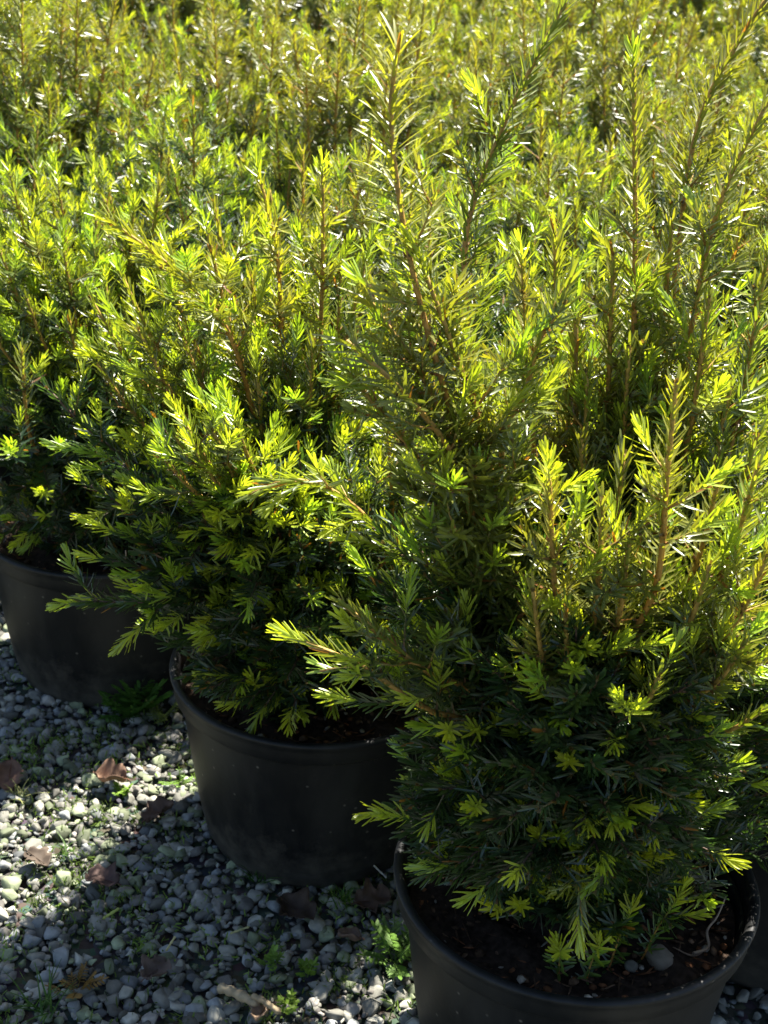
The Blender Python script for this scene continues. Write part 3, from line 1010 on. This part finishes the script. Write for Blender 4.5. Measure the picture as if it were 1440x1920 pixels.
# --- the massed rows behind
variants = []
for k in range(6):
    rg = np.random.default_rng(100 + k)
    tone = [0.9, 1.0, 0.7, 1.0, 0.8, 0.5][k]
    Pk = rand_plant(rg, False, Hh=[.58, .69, .54, .63, .72, .55][k], Rr=[.24, .25, .26, .25, .23, .28][k], n_lead=27, n_skirt=26 if k == 5 else 6, tone=tone, limey=[.12, .1, .35, .2, .12, .65][k], dens=0.85)
    variants.append(Pk)
protos = [None] * 6
e1 = ((pos2 - pos1) + (pos3 - pos2))[:2] / 2
e1 = e1 / np.linalg.norm(e1) * 0.455
e2 = np.array([-e1[1], e1[0]])
if e2[0] < 0:
    e2 = -e2
e2 = e2 / np.linalg.norm(e2) * 0.385
rg = np.random.default_rng(9)
count = 0
MASS = 'massed potted yews behind the front row'
NEAR_LABELS = {   # (row behind the front row, place along it)
    (0, 3): 'yew beyond the left pot in the front row, only its right side in view',
    (1, 0): 'sunlit yew right behind the nearest one, cut by the right photo edge',
    (1, 1): 'yew directly behind the nearest plant, seen between its tall bare topped shoots',
    (1, 2): 'yew directly behind the middle plant, left of the tall central shoot',
    (1, 3): 'yew directly behind the left plant, its tips above the lime growth',
    (1, 4): 'yew above the left plant, close to the left photo edge',
    (2, 1): 'second yew back behind the nearest plant, at the right photo edge',
    (2, 2): 'second yew back behind the nearest plant, between the two tallest right hand shoots',
    (2, 3): 'second yew back behind the middle plant, under the top of the tall central shoot',
    (2, 4): 'third yew back from the middle plant, upper left of the tall central shoot',
    (2, 5): 'olive yew near the top left, second row behind the left plant',
}
for j in range(0, 15):
    for i in range(-14, 14):
        if j == 0 and i in (0, 1, 2):
            continue
        off = 0.0
        p = pos1[:2] + e1 * (i + off) + e2 * j
        if j == 0:
            if i < 0:
                continue
            p = pos3[:2] + e1 * (i - 2) * 1.08
        p = p + rg.normal(0, 0.018, 2)
        # keep what the camera can see or what shades it
        if p[1] > 6.4 or p[1] < 0.95:
            continue
        lim = 0.27 * p[1] + 0.42
        if p[0] < -lim or p[0] > lim + 0.08:
            continue
        q_ = Rm.T @ (np.array([p[0], p[1], .75]) - np.array([0, 0, CAM_Z]))
        qx, qy = W_ / 2 - q_[0] / q_[2] * F_, H_ / 2 + q_[1] / q_[2] * F_
        if j == 0 and (i < 0 or i > 3):
            continue
        near = j <= 2
        k = int(rg.choice(6, p=[.08, .06, .27, .10, .09, .40])) if near else int(rg.choice(6, p=[.24, .22, .12, .20, .18, .04]))
        if (j, i) in ((1, 0), (1, 3)):
            k = 5
        rz = rg.uniform(0, 6.28)
        sc = rg.uniform(0.86, 1.12)
        lab = NEAR_LABELS.get((j, i))
        if lab is None:
            place = ['at the far left', 'left of centre', 'in the centre', 'right of centre', 'at the far right'][int(np.clip(qx / W_ * 5, 0, 4))]
            band = 'farthest blurred yews along the top edge' if qy < -110 else 'distant yews just below the farthest ones' if qy < 0 else 'middle distance yews' if qy < 130 else 'yews two rows behind the front plants'
            lab = 'one of the ' + band + ', ' + place
        if protos[k] is None:
            protos[k] = build_plant(variants[k], (p[0], p[1]), parts=False, rz=rz, soil_detail=False)
            tag(protos[k], lab, 'potted shrub', MASS)
        else:
            copy_thing(protos[k], p, rz, lab, MASS, 1.0 if p[1] < 1.9 else sc)
        count += 1
print('mass plants', count)


# ------------------------------------------------------------------ small things on the ground and in the near pot
def leaf_mesh(rng, size, curl, lobed):
    """a fallen dry leaf: outline grid with midrib, curled edges and a stalk"""
    n, m = 15, 9
    u = np.linspace(0, 1, n)
    v = np.linspace(-1, 1, m)
    w = 0.42 * np.sin(math.pi * np.clip(u * 0.93 + 0.05, 0, 1)) ** 0.75
    if lobed:
        w = w * (1 + 0.22 * np.sin(u * 16 + 1.0))
    U, Vv = np.meshgrid(u, v, indexing='ij')
    X = (U - 0.5) * size
    Y = Vv * w[:, None] * size * (1 + 0.13 * rng.normal(0, 1, U.shape) * (abs(Vv) > .9))
    Z = curl * size * (0.55 * Vv ** 2 * w[:, None] * 2 + 0.5 * (U - 0.45) ** 2 + 0.10 * np.sin(U * 9 + Vv * 2.5 + rng.uniform(0, 6))) + 0.010 * size * np.abs(Vv) + rng.normal(0, .012 * size, U.shape) + .02 * size * np.abs(np.sin(U * 20 - np.abs(Vv) * 5))
    V = np.stack([X, Y, Z], -1).reshape(-1, 3)
    i, j = np.meshgrid(np.arange(n - 1), np.arange(m - 1), indexing='ij')
    Q = np.stack([i * m + j, (i + 1) * m + j, (i + 1) * m + j + 1, i * m + j + 1], -1).reshape(-1, 4)
    return V, Q


def stack_z(x, y, lift=0.016):
    return lift


leaves = [  # px, py, size, colour, label
    (207, 1462, .062, (.34, .17, .09), 'curled tan brown dead leaf lying in the sunlit strip of gravel', .55, 0),
    (18, 1456, .060, (.24, .11, .07), 'reddish brown dead leaf on the gravel at the left edge of the photo', .4, 0),
    (300, 1524, .062, (.16, .085, .055), 'dull brown dead leaf on the shaded gravel left of the middle pot', .35, 1),
    (192, 1650, .060, (.15, .075, .065), 'dark maroon dead leaf flat on shaded gravel below the sunlit strip', .3, 1),
    (292, 1822, .050, (.17, .11, .085), 'small brown dead leaf standing out on shaded gravel near the bottom left', .45, 1),
    (556, 1706, .070, (.085, .050, .032), 'large dark brown dead leaf on the gravel under the middle pot', .3, 1),
    (655, 1760, .038, (.26, .15, .10), 'small pinkish brown dead leaf on gravel left of the near pot', .5, 0),
    (700, 1690, .060, (.14, .070, .04), 'dark brown dead leaf tucked beside the near pot wall', .4, 1),
    (490, 1903, .036, (.40, .24, .13), 'pale tan dead leaf tip at the bottom edge beside a dry stick', .5, 0),
    (70, 1612, .050, (.13, .09, .06), 'brown dead leaf half buried in gravel at the left, in the shade', .3, 1),
]
for k, (px, py, sz, c, lab, curl, lob) in enumerate(leaves):
    rl = np.random.default_rng(300 + k)
    sz *= 0.72
    V, Q = leaf_mesh(rl, sz, curl * 1.5, lob)
    a = Acc()
    a.add(V, Q, np.tile(mixc(np.array(c), np.array([.75, .62, .5]) * sum(c) / 2, .45) * .8, (len(V), 1)) * (1 + rl.normal(0, .06, (len(V), 1))))
    rib = np.array([[-.62 * sz, 0, .06 * sz], [-.5 * sz, 0, curl * sz * .12 + .002], [0, 0, .0016], [.45 * sz, 0, curl * sz * .1]])
    tube(a, smooth_path(rib, 4), np.linspace(.0012, .0004, 13), np.array(c) * .7, 4)
    o = a.build('dead_leaf', M_DEAD)
    q = at_z(px, py, .024)
    o.location = q
    o.rotation_euler = (rl.normal(0, .22), rl.normal(0, .22), rl.uniform(0, 6.28))
    sol = o.modifiers.new('thickness', 'SOLIDIFY')
    sol.thickness = 0.0005
    tag(o, lab, 'leaf', 'fallen leaves on the gravel')


def stick(name, p0, p1, r, z, c, lab, group, mat=M_WOOD, mid=(0, 0, 0)):
    a = Acc()
    A, B = at_z(*p0, z), at_z(*p1, z)
    path = smooth_path(np.stack([A, (A * .6 + B * .4) + np.array(mid), B]), 6)
    rs = r * (1 + .18 * np.sin(np.arange(len(path)) * 1.7))
    tube(a, path, rs, np.array(c), 8)
    tube(a, path[:2][::-1] , r * .8, np.array(c) * .8, 8)
    o = a.build(name, mat)
    tag(o, lab, 'stick' if name == 'dry_stick' else 'straw', group)


stick('dry_stick', (412, 1852), (478, 1880), .0055, .030, (.30, .24, .15), 'short stout pale broken stick on the sunlit gravel at the bottom', 'dry sticks on the gravel', mid=(0, 0, .002))
stick('dry_stick', (474, 1868), (522, 1896), .0036, .036, (.26, .20, .12), 'thin pale stick lying across the gravel right of the stouter stick', 'dry sticks on the gravel', mid=(0, 0, .002))
stick('straw_piece', (312, 1782), (328, 1757), .0013, .036, (.42, .38, .18), 'short upright bit of yellow straw on the shaded gravel', 'bits of straw on the gravel')
stick('straw_piece', (194, 1722), (222, 1704), .0016, .034, (.36, .40, .10), 'greenish yellow straw bit between two shaded grey stones', 'bits of straw on the gravel')
stick('straw_piece', (432, 1750), (466, 1738), .0012, .034, (.34, .33, .16), 'pale straw bit on gravel below the middle pot', 'bits of straw on the gravel')
stick('straw_piece', (700, 1622), (724, 1645), .0011, .034, (.45, .43, .36), 'whitish stem bit lying between the middle pot and the near pot', 'bits of straw on the gravel')


def weed(px, py, n, h, col, lab, kind, z=.012):
    rl = np.random.default_rng(int(px * 7 + py))
    a = Acc()
    q = at_z(px, py, z)
    for i in range(n):
        az = i * 2.39996 + rl.normal(0, .3)
        el = rl.uniform(.35, 1.25)
        d = np.array([math.cos(az) * math.cos(el), math.sin(az) * math.cos(el), math.sin(el)])
        b = rl.normal(0, .005, 3) * np.array([1, 1, 0])
        L = h * rl.uniform(.6, 1.2)
        if kind == 'grass':
            path = smooth_path(np.stack([b, b + d * L * .6, b + d * L + np.array([d[0], d[1], -.5]) * L * .25]), 5)
            T = unit(np.gradient(path, axis=0))
            S = unit(np.cross(T, np.array([0, 0, 1.0])))
            ww = .0013 * np.linspace(1, .15, len(path))[:, None]
            V = np.stack([path - S * ww, path + S * ww], 1).reshape(-1, 3)
            m = np.arange(len(path) - 1)
            Q = np.stack([m * 2, m * 2 + 1, m * 2 + 3, m * 2 + 2], -1)
            a.add(V, Q, np.tile(np.array(col) * rl.uniform(.7, 1.2), (len(V), 1)))
        else:
            end = b + d * L
            path = smooth_path(np.stack([b, b + d * L * .5 + np.array([0, 0, .002]), end]), 4)
            tube(a, path, .0006, np.array(col) * .8, 4)
            k = 5 if kind == 'fern' else 3
            kk = k * 2 + 1
            tt = np.concatenate([np.linspace(.35, .95, k), np.linspace(.35, .95, k), [1.0]])
            P = b + (end - b) * tt[:, None]
            sd = unit(np.cross(d, np.array([0, 0, 1.0])))
            sg = np.concatenate([np.ones(k), -np.ones(k), [0]])[:, None]
            D = unit(d * .6 + sd * sg)
            Nn = unit(np.cross(D, np.cross(np.array([0, 0, 1.0]), D)) + rl.normal(0, .15, (kk, 3)))
            Nn = unit(Nn - (Nn * D).sum(1, keepdims=True) * D)
            ln = L * (.32 if kind == 'fern' else .5)
            needles(a, P, D, Nn, np.full(kk, ln), np.full(kk, ln * (.34 if kind == 'fern' else .62)), np.tile(np.array(col) * rl.uniform(.8, 1.2), (kk, 1)), np.full(kk, -.1), False)
    o = a.build('small_weed', M_WEED)
    o.location = q
    tag(o, lab, 'weed', 'small weeds in the gravel')


weed(262, 1330, 18, .050, (.07, .16, .02), 'feathery green weed growing between the left pot and the middle pot', 'fern')
weed(240, 1350, 14, .045, (.06, .14, .02), 'low green weed in the gravel just in front of the left pot', 'fern')
weed(296, 1356, 7, .028, (.22, .28, .06), 'pale yellowish weed sprig at the edge of the sunlit strip', 'fern')
weed(34, 1492, 14, .028, (.26, .27, .10), 'pale star shaped weed at the left edge beside the brown leaf', 'grass')
weed(330, 1470, 8, .017, (.13, .24, .03), 'low bright green weed in the sunlit strip by the middle pot', 'fern')
weed(225, 1490, 8, .014, (.16, .27, .03), 'tiny lime weed on the sunlit gravel below the curled leaf', 'clover')
weed(640, 1690, 20, .024, (.08, .17, .02), 'tuft of short grass growing by stones between two pots', 'grass')
weed(735, 1765, 10, .026, (.17, .27, .08), 'pale feathery weed against the outside of the near pot', 'fern')
weed(745, 1800, 12, .040, (.13, .24, .04), 'green weed sprig low against the near pot wall', 'fern')
weed(84, 1893, 22, .048, (.06, .13, .02), 'dark green grassy weed at the bottom left corner', 'grass')
weed(508, 1815, 5, .016, (.18, .30, .05), 'little round leaved weed catching the light on the gravel', 'clover')
weed(575, 1822, 8, .013, (.15, .26, .03), 'small sunlit weed right of the round leaved one', 'clover')
weed(540, 1892, 7, .013, (.17, .27, .03), 'tiny lime weed near the bottom edge beside the dry sticks', 'clover')
weed(138, 1860, 7, .024, (.22, .13, .03), 'small orange brown withered weed on the shaded gravel', 'fern')
weed(480, 1650, 14, .026, (.05, .12, .02), 'dark green weed in the gravel at the foot of the middle pot', 'grass')
weed(120, 1600, 14, .024, (.06, .12, .02), 'dark weed at the lower edge of the sunlit strip', 'grass')


def ground_cover():
    rl = np.random.default_rng(77)
    a = Acc()
    cents = np.stack([rl.uniform(-.85, .35, 330), rl.uniform(.95, 2.15, 330)], -1)
    for c in cents:
        n = int(rl.uniform(25, 90))
        sp = rl.uniform(.008, .03)
        P = np.concatenate([c + rl.normal(0, sp, (n, 2)), rl.uniform(.004, .015, (n, 1))], 1)
        D = unit(rl.normal(0, 1, (n, 3)) + np.array([0, 0, 1.2]))
        D[:, 2] = np.abs(D[:, 2])
        Nn = unit(np.cross(D, rl.normal(0, 1, (n, 3))))
        g = np.array([.13, .20, .035]) * rl.uniform(.6, 1.5)
        needles(a, P, D, Nn, rl.uniform(.005, .012, n), rl.uniform(.0012, .0022, n), np.tile(g, (n, 1)) * rl.uniform(.7, 1.3, (n, 1)), rl.normal(0, .2, n), False)
    o = a.build('moss', M_WEED)
    tag(o, 'low green moss and seedlings scattered between the gravel stones', kind='stuff')


ground_cover()


def pot_stone(px, py, s, col, lab):
    rl = np.random.default_rng(int(px))
    V, T = ico(2)
    for _ in range(9):
        d = unit(rl.normal(0, 1, 3))
        ex = V @ d - rl.uniform(.6, .85)
        V = V - np.where(ex > 0, ex, 0)[:, None] * d
    V = V * (1 + rl.normal(0, .02, V.shape)) * np.array([1, .75, .5]) * s
    q = at_z(px, py, SOIL_Z + .006)
    a = Acc()
    a.add(V, None, np.tile(np.array(col), (len(V), 1)), T)
    o = a.build('soil_pebble', M_STONE)
    o.location = q
    o.rotation_euler = (.1, .2, rl.uniform(0, 3))
    tag(o, lab, 'pebble', 'pebbles on the soil of the near pot')


pot_stone(1238, 1795, .019, (.19, .155, .11), 'largest pale pebble on the soil against the front rim of the near pot')
pot_stone(1185, 1810, .010, (.14, .13, .10), 'small grey pebble left of the largest pebble in the near pot')
pot_stone(1305, 1645, .017, (.42, .36, .27), 'pale crumbly pebble on the soil at the back right of the near pot')
pot_stone(1322, 1668, .010, (.40, .33, .25), 'tiny pale pebble in front of the crumbly one in the near pot')
a = Acc()
pts = np.stack([at_z(1300, 1788, SOIL_Z + .012), at_z(1328, 1776, SOIL_Z + .010), at_z(1326, 1745, SOIL_Z + .022), at_z(1345, 1718, SOIL_Z + .030), at_z(1362, 1678, SOIL_Z + .045)])
tube(a, smooth_path(pts, 6), np.linspace(.0018, .0007, 25), (.28, .20, .13), 6)
tube(a, smooth_path(np.stack([pts[1], at_z(1300, 1792, SOIL_Z + .006), at_z(1262, 1776, SOIL_Z + .006)]), 6), np.linspace(.0015, .0005, 13), (.24, .16, .10), 6)
o = a.build('dry_root', M_WOOD)
tag(o, 'thin crooked dry root curling up from the soil inside the near pot', 'root')
